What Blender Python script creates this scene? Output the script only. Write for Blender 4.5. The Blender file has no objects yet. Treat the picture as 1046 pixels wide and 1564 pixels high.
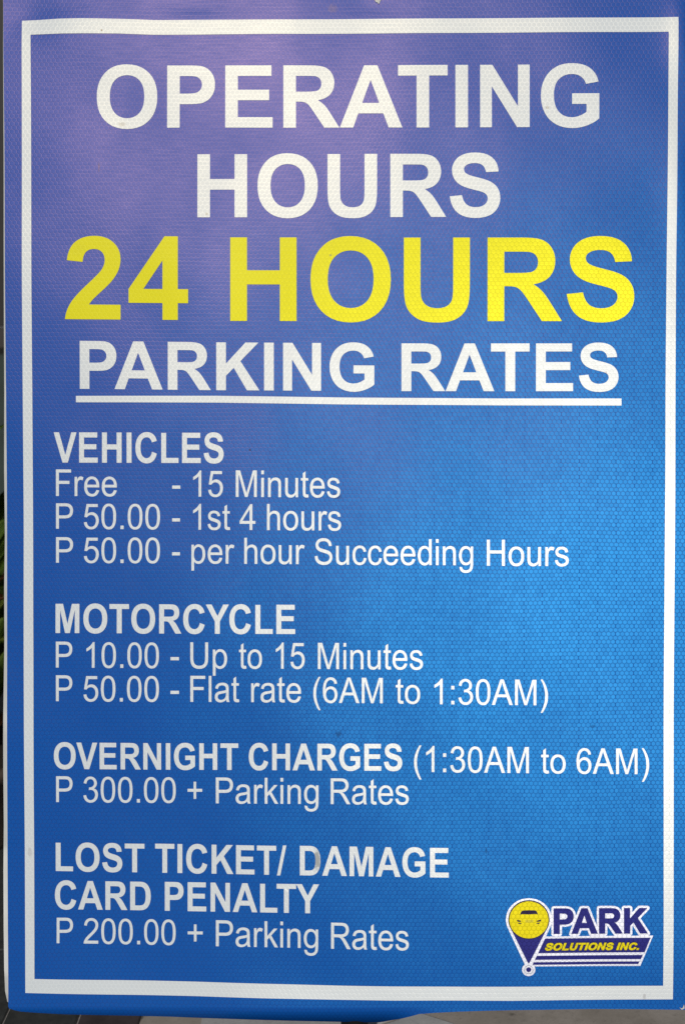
import bpy, bmesh, math, random
from mathutils import Vector, Matrix
from mathutils.geometry import tessellate_polygon, delaunay_2d_cdt
random.seed(7)
R = math.radians
SC = bpy.context.scene
COL = SC.collection

# ------------------------------------------------------------------ frame of the sign
# Sheet frame: x right, z up along the sheet, y away from the viewer; leaned back a little.
S = 0.000577                 # metres per measured unit on the sheet
LEAN = 10.0                  # degrees the board leans back
BOTTOM = 1541.0              # measured row of the board's lower edge
CLEAR = 0.13                 # the board hangs this far above the floor
DIST = 1.0
PITCH = 0.8                  # camera looks down this much past the sheet's normal
FPX = DIST / S
SHEET = Matrix.Translation((0, 0, CLEAR)) @ Matrix.Rotation(R(-LEAN), 4, 'X')
CAM_Z = (BOTTOM - 782) * S + math.tan(R(PITCH)) * DIST
CAM_LOCAL = Matrix.Translation((0, -DIST, CAM_Z)) @ Matrix.Rotation(R(90 - PITCH), 4, 'X')

# ------------------------------------------------------------------ camera
cam = bpy.data.cameras.new('camera')
cam.sensor_fit = 'VERTICAL'
cam.sensor_height = 36.0
cam.lens = 36.0 * FPX / 1564
cam.clip_start = 0.05
cam.clip_end = 200
cam.dof.use_dof = True
cam.dof.focus_distance = DIST
cam.dof.aperture_fstop = 9.0
co = bpy.data.objects.new('camera', cam)
COL.objects.link(co)
co.matrix_world = SHEET @ CAM_LOCAL
SC.camera = co

# ------------------------------------------------------------------ light
SUN_EL, SUN_AZ = 30.5, -5.0          # elevation; azimuth from straight behind the viewer, minus = left
to_sun = Vector((math.sin(R(SUN_AZ)) * math.cos(R(SUN_EL)), -math.cos(R(SUN_AZ)) * math.cos(R(SUN_EL)), math.sin(R(SUN_EL))))
sun = bpy.data.lights.new('sun', 'SUN')
sun.energy = 2.6
sun.angle = R(.5)
sun.color = (1.0, 0.965, 0.915)
so = bpy.data.objects.new('sun', sun)
COL.objects.link(so)
so.rotation_euler = to_sun.to_track_quat('Z', 'Y').to_euler()
so.location = (0, -4, 4)
w = bpy.data.worlds.new('World')
SC.world = w
w.use_nodes = True
nt = w.node_tree
nt.nodes.clear()
sky = nt.nodes.new('ShaderNodeTexSky')
sky.sky_type = 'NISHITA'
sky.sun_disc = False
sky.sun_elevation = R(SUN_EL)
sky.sun_rotation = math.atan2(to_sun.x, to_sun.y)
sky.air_density = 1.0
sky.dust_density = 1.0
bg = nt.nodes.new('ShaderNodeBackground')
bg.inputs[1].default_value = 0.05
wo = nt.nodes.new('ShaderNodeOutputWorld')
nt.links.new(sky.outputs[0], bg.inputs[0])
nt.links.new(bg.outputs[0], wo.inputs[0])
SC.view_settings.view_transform = 'Standard'
SC.view_settings.look = 'None'
SC.view_settings.gamma = 1
SC.view_settings.use_curve_mapping = False
SC.view_settings.exposure = -0.40


# ------------------------------------------------------------------ helpers
def rect(px, py):
    """measured photo position -> sheet coordinates (x, z)"""
    d = CAM_LOCAL.to_3x3() @ Vector(((px - 523) / FPX, -(py - 782) / FPX, -1))
    t = DIST / d.y
    return (d.x * t, CAM_Z + d.z * t)


def g(x, z, cx, cz, rx, rz, a):
    return a * math.exp(-((x - cx) / rx) ** 2 - ((z - cz) / rz) ** 2)


_pts = [rect(*p) for p in ((40, 20), (300, 0), (560, 0), (120, 60), (1040, 60), (1030, 300), (100, 1500), (440, 1545), (950, 1545), (300, 180))]


def wave(x, z):
    """gentle undulation of the sheet towards the viewer, metres"""
    v = 0.0010 * math.sin(9.0 * x + 5.1 * z + 0.6) + 0.0006 * math.sin(17 * z - 6 * x + 1.9)
    v += 0.00025 * math.sin(47 * x + 13 * z) * math.sin(31 * z + 0.4)
    P = _pts
    v += g(x, z, *P[0], .030, .020, -.0015) + g(x, z, *P[1], .030, .010, -.0012) + g(x, z, *P[2], .022, .008, -.0010)
    v += g(x, z, *P[3], .05, .03, .0012) + g(x, z, *P[4], .012, .03, .0012) + g(x, z, *P[5], .010, .05, .0008)
    v += g(x, z, *P[6], .04, .03, .0006) + g(x, z, *P[7], .07, .020, .0012) + g(x, z, *P[8], .06, .02, -.0006)
    return v


def wave_n(x, z):
    e = 0.001
    dx = (wave(x + e, z) - wave(x - e, z)) / (2 * e)
    dz = (wave(x, z + e) - wave(x, z - e)) / (2 * e)
    return Vector((-dx, -1, -dz)).normalized()


class NB:
    """small node builder"""
    def __init__(self, name):
        self.m = bpy.data.materials.new(name)
        self.m.use_nodes = True
        self.t = self.m.node_tree
        self.t.nodes.clear()
        self.out = self.t.nodes.new('ShaderNodeOutputMaterial')

    def n(self, kind, ins=(), **attrs):
        nd = self.t.nodes.new('ShaderNode' + kind)
        for k, v in attrs.items():
            setattr(nd, k, v)
        items = ins.items() if isinstance(ins, dict) else enumerate(ins)
        for k, v in items:
            if v is None:
                continue
            if isinstance(v, bpy.types.NodeSocket):
                self.t.links.new(v, nd.inputs[k])
            else:
                nd.inputs[k].default_value = v
        return nd

    def math(self, op, *ins):
        return self.n('Math', ins, operation=op).outputs[0]

    def vec(self, op, *ins):
        nd = self.n('VectorMath', ins, operation=op)
        return nd.outputs['Value'] if op in ('LENGTH', 'DOT_PRODUCT') else nd.outputs[0]

    def ramp(self, x, a, b, lo=0.0, hi=1.0):
        return self.n('MapRange', (x, a, b, lo, hi), interpolation_type='SMOOTHSTEP').outputs[0]

    def mix(self, f, a, b, blend='MIX'):
        nd = self.t.nodes.new('ShaderNodeMix')
        nd.data_type = 'RGBA'
        nd.blend_type = blend
        for k, v in ((0, f), (6, a), (7, b)):
            if isinstance(v, bpy.types.NodeSocket):
                self.t.links.new(v, nd.inputs[k])
            else:
                nd.inputs[k].default_value = v
        return nd.outputs[2]

    def noise(self, vec, scale, detail=2.0, rough=0.5):
        return self.n('TexNoise', {'Vector': vec, 'Scale': scale, 'Detail': detail, 'Roughness': rough}).outputs[0]


def c4(r, g_, b):
    return (r, g_, b, 1.0)


PITCH_HEX = 6.95 * S


def sheeting(name, ink, prism, weight, rough=0.345, film=0.014, tint=(1.0, .86, .58), line_dark=0.48, dirt_shade_spots=(), line_ink=0.86, seams=1.0, grime=.12):
    """printed prismatic reflective sheeting: ink over a honeycomb of prisms under a glossy clear film"""
    b = NB(name)
    obj = b.n('TexCoord').outputs['Object']
    sep = b.n('SeparateXYZ', (obj,))
    xz = b.n('CombineXYZ', (sep.outputs[0], sep.outputs[2], 0.0)).outputs[0]
    wob = b.n('TexNoise', {'Vector': xz, 'Scale': 9.0, 'Detail': 1.0}).outputs[1]
    wob = b.vec('MULTIPLY', b.vec('SUBTRACT', wob, (.5, .5, .5)), (.0035, .0035, 0))
    xzw = b.vec('ADD', xz, wob)
    p = b.vec('SCALE', xzw)
    b.t.links.new(xzw, p.node.inputs[0])
    p.node.inputs['Scale'].default_value = 1.0 / PITCH_HEX
    r3 = math.sqrt(3)
    q = b.vec('DIVIDE', p, (1, r3, 1))
    fa = b.vec('MULTIPLY', b.vec('SUBTRACT', b.vec('FRACTION', q), (.5, .5, 0)), (1, r3, 0))
    qb = b.vec('ADD', q, (.5, .5, 0))
    fb = b.vec('MULTIPLY', b.vec('SUBTRACT', b.vec('FRACTION', qb), (.5, .5, 0)), (1, r3, 0))
    pick = b.math('LESS_THAN', b.vec('LENGTH', fa), b.vec('LENGTH', fb))
    cell = b.n('Mix', data_type='VECTOR')
    b.t.links.new(pick, cell.inputs[0])
    b.t.links.new(fb, cell.inputs[4])
    b.t.links.new(fa, cell.inputs[5])
    cv = cell.outputs[1]
    cid = b.vec('SUBTRACT', p, cv)
    cs = b.n('SeparateXYZ', (b.vec('ABSOLUTE', cv),))
    ax, ay = cs.outputs[0], cs.outputs[1]
    d = b.math('MAXIMUM', ax, b.math('ADD', b.math('MULTIPLY', ax, .5), b.math('MULTIPLY', ay, .8660254)))
    line = b.ramp(d, .36, .48)
    cid = b.vec('MULTIPLY', cid, (2.0, 1.1547, 1))
    cidr = b.vec('FLOOR', b.vec('ADD', cid, (.5, .5, .5)))
    rnd = b.n('TexWhiteNoise', {'Vector': cidr}, noise_dimensions='3D').outputs[0]
    # tooling seams every four cells
    px = b.n('SeparateXYZ', (p,)).outputs[0]
    sm = b.math('ABSOLUTE', b.math('SUBTRACT', b.math('FRACT', b.math('DIVIDE', px, 4.0)), .5))
    seam = b.math('MULTIPLY', b.ramp(sm, .44, .495), line)
    seam = b.math('MULTIPLY', seam, seams)
    # broad wear and fine grain
    big = b.noise(xz, 7.0, 3.0)
    fine = b.noise(xz, 900.0, 2.0, .6)
    streak = b.noise(b.vec('MULTIPLY', xz, (60, 700, 1)), 1.0, 3.0, .7)
    # how strongly the prisms speak
    wgt = b.math('MULTIPLY', b.math('SUBTRACT', 1.0, b.math('MULTIPLY', line, 1 - line_dark)), weight)
    wgt = b.math('MULTIPLY', wgt, b.math('ADD', .88, b.math('MULTIPLY', rnd, .24)))
    wgt = b.math('MULTIPLY', wgt, b.math('SUBTRACT', 1.0, b.math('MULTIPLY', seam, .7)))
    wgt = b.math('MULTIPLY', wgt, b.math('ADD', .75, b.math('MULTIPLY', big, .5)))
    ink_l = b.mix(line, c4(*ink), c4(*[v * line_ink for v in ink]))
    ink_l = b.mix(b.math('MULTIPLY', b.math('SUBTRACT', fine, .5), .5), ink_l, c4(0.5, 0.5, 0.5), 'OVERLAY')
    grime_m = b.ramp(b.noise(xz, 23.0, 8.0, .72), .56, .80, 0, grime)
    ink_l = b.mix(grime_m, ink_l, c4(.16, .16, .14))
    for (sx, sy, srx, sry, amt, dcol) in dirt_shade_spots:  # dirt marks, plus dent shade painted into the ink colour
        cx, cz = rect(sx, sy)
        v = b.vec('DIVIDE', b.vec('SUBTRACT', xz, (cx, cz, 0)), (srx * S, sry * S, 1))
        ln = b.math('ADD', b.vec('LENGTH', v), b.math('MULTIPLY', b.math('SUBTRACT', b.noise(xz, 330.0, 4.0, .7), .5), 1.6))
        mk = b.ramp(ln, .45, 1.1, amt, 0)
        ink_l = b.mix(mk, ink_l, c4(*dcol))
        wgt = b.math('MULTIPLY', wgt, b.math('SUBTRACT', 1.0, mk))
    # relief
    h = b.math('ADD', b.math('MULTIPLY', line, -.5), b.math('MULTIPLY', rnd, .10))
    h = b.math('ADD', h, b.math('MULTIPLY', streak, .45))
    bump = b.n('Bump', {'Strength': .55, 'Distance': .00009, 'Height': h}).outputs[0]
    tilt = b.n('VectorTransform', ((-.15, 0, .228),), vector_type='VECTOR', convert_from='OBJECT', convert_to='WORLD').outputs[0]
    pn = b.vec('NORMALIZE', b.vec('ADD', bump, tilt))
    base = b.n('BsdfDiffuse', {'Color': ink_l, 'Normal': bump}).outputs[0]
    gl = b.n('BsdfAnisotropic', {'Color': c4(*prism), 'Roughness': .345, 'Normal': pn}, distribution='BECKMANN').outputs[0]
    film_sh = b.n('BsdfAnisotropic', {'Color': c4(*tint), 'Roughness': b.math('ADD', rough, b.math('MULTIPLY', b.math('SUBTRACT', big, .5), .12)), 'Normal': bump}, distribution='BECKMANN').outputs[0]
    m1 = b.n('MixShader', (wgt, base, gl)).outputs[0]
    lw = b.n('LayerWeight', {'Blend': .08, 'Normal': bump}).outputs[0]
    ff = b.math('MULTIPLY', b.math('ADD', b.math('MULTIPLY', b.math('ADD', .9, b.math('MULTIPLY', line, .55)), film), b.math('MULTIPLY', lw, .05)), b.math('ADD', 1.0, b.math('MULTIPLY', b.math('SUBTRACT', streak, .5), 1.1)))
    patch = b.ramp(b.n('TexNoise', {'Vector': b.vec('MULTIPLY', xz, (1.5, 1, 1)), 'Scale': 6.0, 'Detail': 3.0, 'Distortion': .8}).outputs[0], .30, .68, .80, 1.12)
    ff = b.math('MULTIPLY', ff, patch)
    m2 = b.n('MixShader', (ff, m1, film_sh)).outputs[0]
    b.t.links.new(m2, b.out.inputs[0])
    return b.m


def plain(name, col, rough=.6, var=.25, scale=30.0, bump=.0, metal=0.0, col2=None, spec=.5, detail=5.0):
    b = NB(name)
    obj = b.n('TexCoord').outputs['Object']
    no = b.noise(obj, scale, detail, .6)
    c2 = col2 or tuple(v * (1 - var) for v in col)
    cc = b.mix(b.ramp(no, .3, .7), c4(*c2), c4(*col))
    kw = {'Base Color': cc, 'Roughness': rough, 'Metallic': metal, 'Specular IOR Level': spec}
    if bump:
        kw['Normal'] = b.n('Bump', {'Strength': .6, 'Distance': bump, 'Height': b.noise(obj, scale * 4, 6.0, .65)}).outputs[0]
    b.t.links.new(b.n('BsdfPrincipled', kw).outputs[0], b.out.inputs[0])
    return b.m


def tag(o, label=None, cat=None, group=None, kind=None):
    if label:
        o['label'] = label
    if cat:
        o['category'] = cat
    if group:
        o['group'] = group
    if kind:
        o['kind'] = kind
    return o


def link(name, me, mat, parent=None, sheet=False):
    me.name = name
    if mat:
        me.materials.append(mat)
    o = bpy.data.objects.new(name, me)
    COL.objects.link(o)
    if parent:
        o.parent = parent
    if sheet:
        o.location = SHEET.to_translation()
        o.rotation_euler = SHEET.to_euler()
    return o


def empty(name, loc=(0, 0, 0)):
    o = bpy.data.objects.new(name, None)
    COL.objects.link(o)
    o.location = loc
    o.empty_display_size = .1
    return o


def area(c):
    return .5 * sum(c[i][0] * c[(i + 1) % len(c)][1] - c[(i + 1) % len(c)][0] * c[i][1] for i in range(len(c)))


GRID = 0.012


def sheet_mesh(groups, off, curl=None):
    """groups: list of (contours, extra offset); each contour a list of (x,z); draped on the undulating sheet"""
    bm = bmesh.new()
    for g_ in groups:
        if g_[0] == 'tri':
            bv = [bm.verts.new((x, 0, z)) for x, z in g_[1]]
            for f in g_[2]:
                try:
                    fc = bm.faces.new([bv[i] for i in f])
                    fc.normal_update()
                    if fc.normal.y > 0:
                        fc.normal_flip()
                except ValueError:
                    pass
    for k, (cs, ex) in enumerate([q for q in groups if q[0] != 'tri']):
        vs = [Vector((x, 0, z)) for c in cs for (x, z) in c]
        tris = tessellate_polygon([[Vector((x, z, 0)) for (x, z) in c] for c in cs])
        bv = [bm.verts.new((v.x, -ex, v.z)) for v in vs]
        for t in tris:
            if len(set(t)) < 3:
                continue
            a, b_, c = (vs[i] for i in t)
            cr = (b_ - a).cross(c - a)
            if cr.length < 1e-13:
                continue
            t = t if cr.y < 0 else t[::-1]
            try:
                bm.faces.new([bv[i] for i in t])
            except ValueError:
                pass
    xs = [v.co.x for v in bm.verts]
    zs = [v.co.z for v in bm.verts]
    for ax, lo, hi in ((0, min(xs), max(xs)), (2, min(zs), max(zs))):
        k = math.floor(lo / GRID) + 1
        while k * GRID < hi:
            pc = [0, 0, 0]
            pc[ax] = k * GRID
            pn = [0, 0, 0]
            pn[ax] = 1
            bmesh.ops.bisect_plane(bm, geom=bm.verts[:] + bm.edges[:] + bm.faces[:], dist=1e-7, plane_co=pc, plane_no=pn)
            k += 1
    ns = []
    for v in bm.verts:
        x, z = v.co.x, v.co.z
        y, n = -wave(x, z) - off, wave_n(x, z)
        if curl:
            dy, dn = curl(x, z)
            y += dy
            n = (n + Vector((0, 0, dn))).normalized()
        v.co.y += y
        ns.append(n)
    me = bpy.data.meshes.new('m')
    bm.to_mesh(me)
    bm.free()
    me.polygons.foreach_set('use_smooth', [True] * len(me.polygons))
    me.normals_split_custom_set_from_vertices(ns)
    return me


def pts(*l):
    return [rect(*p) for p in l]


def offset_poly(c, d, lim=1.9):
    """grow a contour outward by d (negative shrinks); counter-clockwise contours grow"""
    out = []
    n = len(c)
    for i in range(n):
        a, b_, e = c[i - 1], c[i], c[(i + 1) % n]
        d1 = Vector((b_[0] - a[0], b_[1] - a[1]))
        d2 = Vector((e[0] - b_[0], e[1] - b_[1]))
        if d1.length < 1e-9 or d2.length < 1e-9:
            continue
        d1.normalize()
        d2.normalize()
        n1 = Vector((d1.y, -d1.x))
        n2 = Vector((d2.y, -d2.x))
        m = n1 + n2
        if m.length < 1e-6:
            out.append((b_[0] + n1.x * d, b_[1] + n1.y * d))
            continue
        m.normalize()
        k = min(1 / max(m.dot(n1), .2), lim)
        out.append((b_[0] + m.x * d * k, b_[1] + m.y * d * k))
    return out


# ------------------------------------------------------------------ lettering: sans outlines, 2048 units to the em
REG = {
 ' ': (569, ''),
 'A': (1366, 'M -3 0 L 560 1466 H 769 L 1369 0 H 1148 L 977 444 H 364 L 203 0 Z M 420 602 H 917 L 764 1008 Q 694 1193 660 1312 Q 632 1171 581 1032 Z'),
 'F': (1251, 'M 168 0 V 1466 H 1157 V 1293 H 362 V 839 H 1050 V 666 H 362 V 0 Z'),
 'H': (1479, 'M 164 0 V 1466 H 358 V 864 H 1120 V 1466 H 1314 V 0 H 1120 V 691 H 358 V 0 Z'),
 'M': (1706, 'M 152 0 V 1466 H 444 L 791 428 Q 839 283 861 211 Q 886 291 939 446 L 1290 1466 H 1551 V 0 H 1364 V 1227 L 938 0 H 763 L 339 1248 V 0 Z'),
 'P': (1366, 'M 158 0 V 1466 H 711 Q 857 1466 934 1452 Q 1042 1434 1115 1383 Q 1188 1333 1232 1242 Q 1277 1151 1277 1042 Q 1277 855 1158 725 Q 1039 596 728 596 H 352 V 0 Z M 352 769 H 731 Q 919 769 998 839 Q 1077 909 1077 1036 Q 1077 1128 1030 1193 Q 984 1259 908 1280 Q 859 1293 727 1293 H 352 Z'),
 'R': (1479, 'M 161 0 V 1466 H 811 Q 1007 1466 1109 1426 Q 1211 1387 1272 1287 Q 1333 1187 1333 1066 Q 1333 910 1232 803 Q 1131 696 920 667 Q 997 630 1037 594 Q 1122 516 1198 399 L 1453 0 H 1209 L 1015 305 Q 930 437 875 507 Q 820 577 776 605 Q 733 633 688 644 Q 655 651 580 651 H 355 V 0 Z M 355 819 H 772 Q 905 819 980 846 Q 1055 874 1094 934 Q 1133 995 1133 1066 Q 1133 1170 1057 1237 Q 982 1304 819 1304 H 355 Z'),
 'S': (1366, 'M 92 471 L 275 487 Q 288 377 335 306 Q 383 236 483 192 Q 583 149 708 149 Q 819 149 904 182 Q 989 215 1030 272 Q 1072 330 1072 398 Q 1072 467 1032 518 Q 992 570 900 605 Q 841 628 639 676 Q 437 725 356 768 Q 251 823 199 904 Q 148 986 148 1087 Q 148 1198 211 1294 Q 274 1391 395 1441 Q 516 1491 664 1491 Q 827 1491 951 1438 Q 1076 1386 1143 1284 Q 1210 1182 1215 1053 L 1029 1039 Q 1014 1178 927 1249 Q 841 1320 672 1320 Q 496 1320 415 1255 Q 335 1191 335 1100 Q 335 1021 392 970 Q 448 919 684 865 Q 921 812 1009 772 Q 1137 713 1198 622 Q 1259 532 1259 414 Q 1259 297 1192 193 Q 1125 90 999 32 Q 874 -25 717 -25 Q 518 -25 383 33 Q 249 91 172 207 Q 96 324 92 471 Z'),
 'U': (1479, 'M 1120 1466 H 1314 V 619 Q 1314 398 1264 268 Q 1214 138 1083 56 Q 953 -25 741 -25 Q 535 -25 404 46 Q 273 117 217 251 Q 161 386 161 619 V 1466 H 355 V 620 Q 355 429 390 338 Q 426 248 512 199 Q 599 150 724 150 Q 938 150 1029 247 Q 1120 344 1120 620 Z'),
 '0': (1139, 'M 85 723 Q 85 983 138 1141 Q 192 1300 297 1386 Q 403 1472 563 1472 Q 681 1472 770 1424 Q 859 1377 917 1287 Q 975 1198 1008 1069 Q 1041 941 1041 723 Q 1041 465 988 306 Q 935 148 829 61 Q 724 -25 563 -25 Q 351 -25 230 127 Q 85 310 85 723 Z M 270 723 Q 270 362 354 242 Q 439 123 563 123 Q 687 123 771 243 Q 856 363 856 723 Q 856 1085 771 1204 Q 687 1323 561 1323 Q 437 1323 363 1218 Q 270 1084 270 723 Z'),
 '1': (1139, 'M 763 0 H 583 V 1147 Q 518 1085 412 1023 Q 307 961 223 930 V 1104 Q 374 1175 487 1276 Q 600 1377 647 1472 H 763 Z'),
 '2': (1139, 'M 1031 173 V 0 H 62 Q 60 65 83 125 Q 120 224 201 320 Q 283 416 437 542 Q 676 738 760 852 Q 844 967 844 1069 Q 844 1176 767 1249 Q 691 1323 568 1323 Q 438 1323 360 1245 Q 282 1167 281 1029 L 96 1048 Q 115 1255 239 1363 Q 363 1472 572 1472 Q 783 1472 906 1355 Q 1029 1238 1029 1065 Q 1029 977 993 892 Q 957 807 873 713 Q 790 619 596 455 Q 434 319 388 270 Q 342 222 312 173 Z'),
 '3': (1139, 'M 86 387 L 266 411 Q 297 258 371 190 Q 446 123 553 123 Q 680 123 767 211 Q 855 299 855 429 Q 855 553 774 633 Q 693 714 568 714 Q 517 714 441 694 L 461 852 Q 479 850 490 850 Q 605 850 697 910 Q 789 970 789 1095 Q 789 1194 722 1259 Q 655 1324 549 1324 Q 444 1324 374 1258 Q 304 1192 284 1060 L 104 1092 Q 137 1273 254 1372 Q 371 1472 545 1472 Q 665 1472 766 1420 Q 867 1369 920 1280 Q 974 1191 974 1091 Q 974 996 923 918 Q 872 840 772 794 Q 902 764 974 669 Q 1046 575 1046 433 Q 1046 241 906 107 Q 766 -26 552 -26 Q 359 -26 231 89 Q 104 204 86 387 Z'),
 '4': (1139, 'M 662 0 V 351 H 26 V 516 L 695 1466 H 842 V 516 H 1040 V 351 H 842 V 0 Z M 662 516 V 1177 L 203 516 Z'),
 '5': (1139, 'M 85 384 L 274 400 Q 295 262 371 192 Q 448 123 556 123 Q 686 123 776 221 Q 866 319 866 481 Q 866 635 779 724 Q 693 813 553 813 Q 466 813 396 773 Q 326 734 286 671 L 117 693 L 259 1446 H 988 V 1274 H 403 L 324 880 Q 456 972 601 972 Q 793 972 925 839 Q 1057 706 1057 497 Q 1057 298 941 153 Q 800 -25 556 -25 Q 356 -25 229 87 Q 103 199 85 384 Z'),
 '6': (1139, 'M 1019 1107 L 840 1093 Q 816 1199 772 1247 Q 699 1324 592 1324 Q 506 1324 441 1276 Q 356 1214 307 1095 Q 258 976 256 756 Q 321 855 415 903 Q 509 951 612 951 Q 792 951 918 818 Q 1045 686 1045 476 Q 1045 338 985 219 Q 926 101 822 38 Q 718 -25 586 -25 Q 361 -25 219 140 Q 77 306 77 686 Q 77 1111 234 1304 Q 371 1472 603 1472 Q 776 1472 886 1375 Q 997 1278 1019 1107 Z M 284 475 Q 284 382 323 297 Q 363 212 434 167 Q 505 123 583 123 Q 697 123 779 215 Q 861 307 861 465 Q 861 617 780 704 Q 699 792 576 792 Q 454 792 369 704 Q 284 617 284 475 Z'),
 'a': (1139, 'M 828 131 Q 728 46 635 11 Q 543 -24 437 -24 Q 262 -24 168 61 Q 74 147 74 280 Q 74 358 109 422 Q 145 487 202 526 Q 260 565 332 585 Q 385 599 492 612 Q 710 638 813 674 Q 814 711 814 721 Q 814 831 763 876 Q 694 937 558 937 Q 431 937 370 892 Q 310 848 281 735 L 105 759 Q 129 872 184 941 Q 239 1011 343 1048 Q 447 1086 584 1086 Q 720 1086 805 1054 Q 890 1022 930 973 Q 970 925 986 851 Q 995 805 995 685 V 445 Q 995 194 1006 127 Q 1018 61 1052 0 H 864 Q 836 56 828 131 Z M 813 533 Q 715 493 519 465 Q 408 449 362 429 Q 316 409 291 370 Q 266 332 266 285 Q 266 213 320 165 Q 375 117 480 117 Q 584 117 665 162 Q 746 208 784 287 Q 813 348 813 467 Z'),
 'c': (1024, 'M 828 389 L 1005 366 Q 976 183 856 79 Q 737 -24 563 -24 Q 345 -24 212 118 Q 80 261 80 527 Q 80 699 137 828 Q 194 957 310 1021 Q 427 1086 564 1086 Q 737 1086 847 998 Q 957 911 988 750 L 813 723 Q 788 830 724 884 Q 661 938 571 938 Q 435 938 350 840 Q 265 743 265 532 Q 265 318 347 221 Q 429 124 561 124 Q 667 124 738 189 Q 809 254 828 389 Z'),
 'd': (1139, 'M 824 0 V 134 Q 723 -24 527 -24 Q 400 -24 293 46 Q 187 116 128 241 Q 70 367 70 530 Q 70 689 123 818 Q 176 948 282 1017 Q 388 1086 519 1086 Q 615 1086 690 1045 Q 765 1005 812 940 V 1466 H 991 V 0 Z M 255 530 Q 255 326 341 225 Q 427 124 544 124 Q 662 124 744 220 Q 827 317 827 515 Q 827 733 743 835 Q 659 937 536 937 Q 416 937 335 839 Q 255 741 255 530 Z'),
 'e': (1139, 'M 862 342 L 1048 319 Q 1004 156 885 66 Q 766 -24 581 -24 Q 348 -24 211 119 Q 75 263 75 522 Q 75 790 213 938 Q 351 1086 571 1086 Q 784 1086 919 941 Q 1054 796 1054 533 Q 1054 517 1053 485 H 261 Q 271 310 360 217 Q 449 124 582 124 Q 681 124 751 176 Q 821 228 862 342 Z M 271 633 H 864 Q 852 767 796 834 Q 710 938 573 938 Q 449 938 364 855 Q 280 772 271 633 Z'),
 'g': (1139, 'M 102 -88 L 277 -114 Q 288 -195 338 -232 Q 405 -282 521 -282 Q 646 -282 714 -232 Q 782 -182 806 -92 Q 820 -37 819 139 Q 701 0 525 0 Q 306 0 186 158 Q 66 316 66 537 Q 66 689 121 817 Q 176 946 280 1016 Q 385 1086 526 1086 Q 714 1086 836 934 V 1062 H 1002 V 144 Q 1002 -104 951 -207 Q 901 -311 791 -371 Q 682 -431 522 -431 Q 332 -431 215 -345 Q 98 -260 102 -88 Z M 251 550 Q 251 341 334 245 Q 417 149 542 149 Q 666 149 750 244 Q 834 340 834 544 Q 834 739 747 838 Q 661 937 539 937 Q 419 937 335 839 Q 251 742 251 550 Z'),
 'h': (1139, 'M 135 0 V 1466 H 315 V 940 Q 441 1086 633 1086 Q 751 1086 838 1039 Q 925 993 962 911 Q 1000 829 1000 673 V 0 H 820 V 673 Q 820 808 761 869 Q 703 931 596 931 Q 516 931 445 889 Q 375 848 345 777 Q 315 706 315 581 V 0 Z'),
 'i': (455, 'M 136 1259 V 1466 H 316 V 1259 Z M 136 0 V 1062 H 316 V 0 Z'),
 'k': (1024, 'M 136 0 V 1466 H 316 V 630 L 742 1062 H 975 L 569 668 L 1016 0 H 794 L 443 543 L 316 421 V 0 Z'),
 'l': (455, 'M 131 0 V 1466 H 311 V 0 Z'),
 'n': (1139, 'M 135 0 V 1062 H 297 V 911 Q 414 1086 635 1086 Q 731 1086 811 1051 Q 892 1017 932 961 Q 972 905 988 828 Q 998 778 998 653 V 0 H 818 V 646 Q 818 756 797 810 Q 776 865 722 897 Q 669 930 597 930 Q 482 930 398 857 Q 315 784 315 580 V 0 Z'),
 'o': (1139, 'M 68 531 Q 68 826 232 968 Q 369 1086 566 1086 Q 785 1086 924 942 Q 1063 799 1063 546 Q 1063 341 1001 223 Q 940 106 822 41 Q 705 -24 566 -24 Q 343 -24 205 119 Q 68 262 68 531 Z M 253 531 Q 253 327 342 225 Q 431 124 566 124 Q 700 124 789 226 Q 878 328 878 537 Q 878 734 788 835 Q 699 937 566 937 Q 431 937 342 836 Q 253 735 253 531 Z'),
 'p': (1139, 'M 135 -407 V 1062 H 299 V 924 Q 357 1005 430 1045 Q 503 1086 607 1086 Q 743 1086 847 1016 Q 951 946 1004 818 Q 1057 691 1057 539 Q 1057 376 998 245 Q 940 115 828 45 Q 717 -24 594 -24 Q 504 -24 432 14 Q 361 52 315 110 V -407 Z M 298 525 Q 298 320 381 222 Q 464 124 582 124 Q 702 124 787 225 Q 873 327 873 540 Q 873 743 789 844 Q 706 945 590 945 Q 475 945 386 837 Q 298 730 298 525 Z'),
 'r': (682, 'M 133 0 V 1062 H 295 V 901 Q 357 1014 409 1050 Q 462 1086 525 1086 Q 616 1086 710 1028 L 648 861 Q 582 900 516 900 Q 457 900 410 864 Q 363 829 343 766 Q 313 670 313 556 V 0 Z'),
 's': (1024, 'M 63 317 L 241 345 Q 256 238 324 181 Q 393 124 516 124 Q 640 124 700 174 Q 760 225 760 293 Q 760 354 707 389 Q 670 413 523 450 Q 325 500 248 536 Q 172 573 132 637 Q 93 702 93 780 Q 93 851 125 911 Q 158 972 214 1012 Q 256 1043 328 1064 Q 401 1086 484 1086 Q 609 1086 703 1050 Q 798 1014 843 952 Q 888 891 905 788 L 729 764 Q 717 846 659 892 Q 602 938 497 938 Q 373 938 320 897 Q 267 856 267 801 Q 267 766 289 738 Q 311 709 358 690 Q 385 680 517 644 Q 708 593 783 560 Q 859 528 902 466 Q 945 404 945 312 Q 945 222 892 142 Q 840 63 741 19 Q 642 -24 517 -24 Q 310 -24 201 62 Q 93 148 63 317 Z'),
 't': (569, 'M 528 161 L 554 2 Q 478 -14 418 -14 Q 320 -14 266 17 Q 212 48 190 98 Q 168 149 168 311 V 922 H 36 V 1062 H 168 V 1325 L 347 1433 V 1062 H 528 V 922 H 347 V 301 Q 347 224 356 202 Q 366 180 387 167 Q 409 154 449 154 Q 479 154 528 161 Z'),
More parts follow.
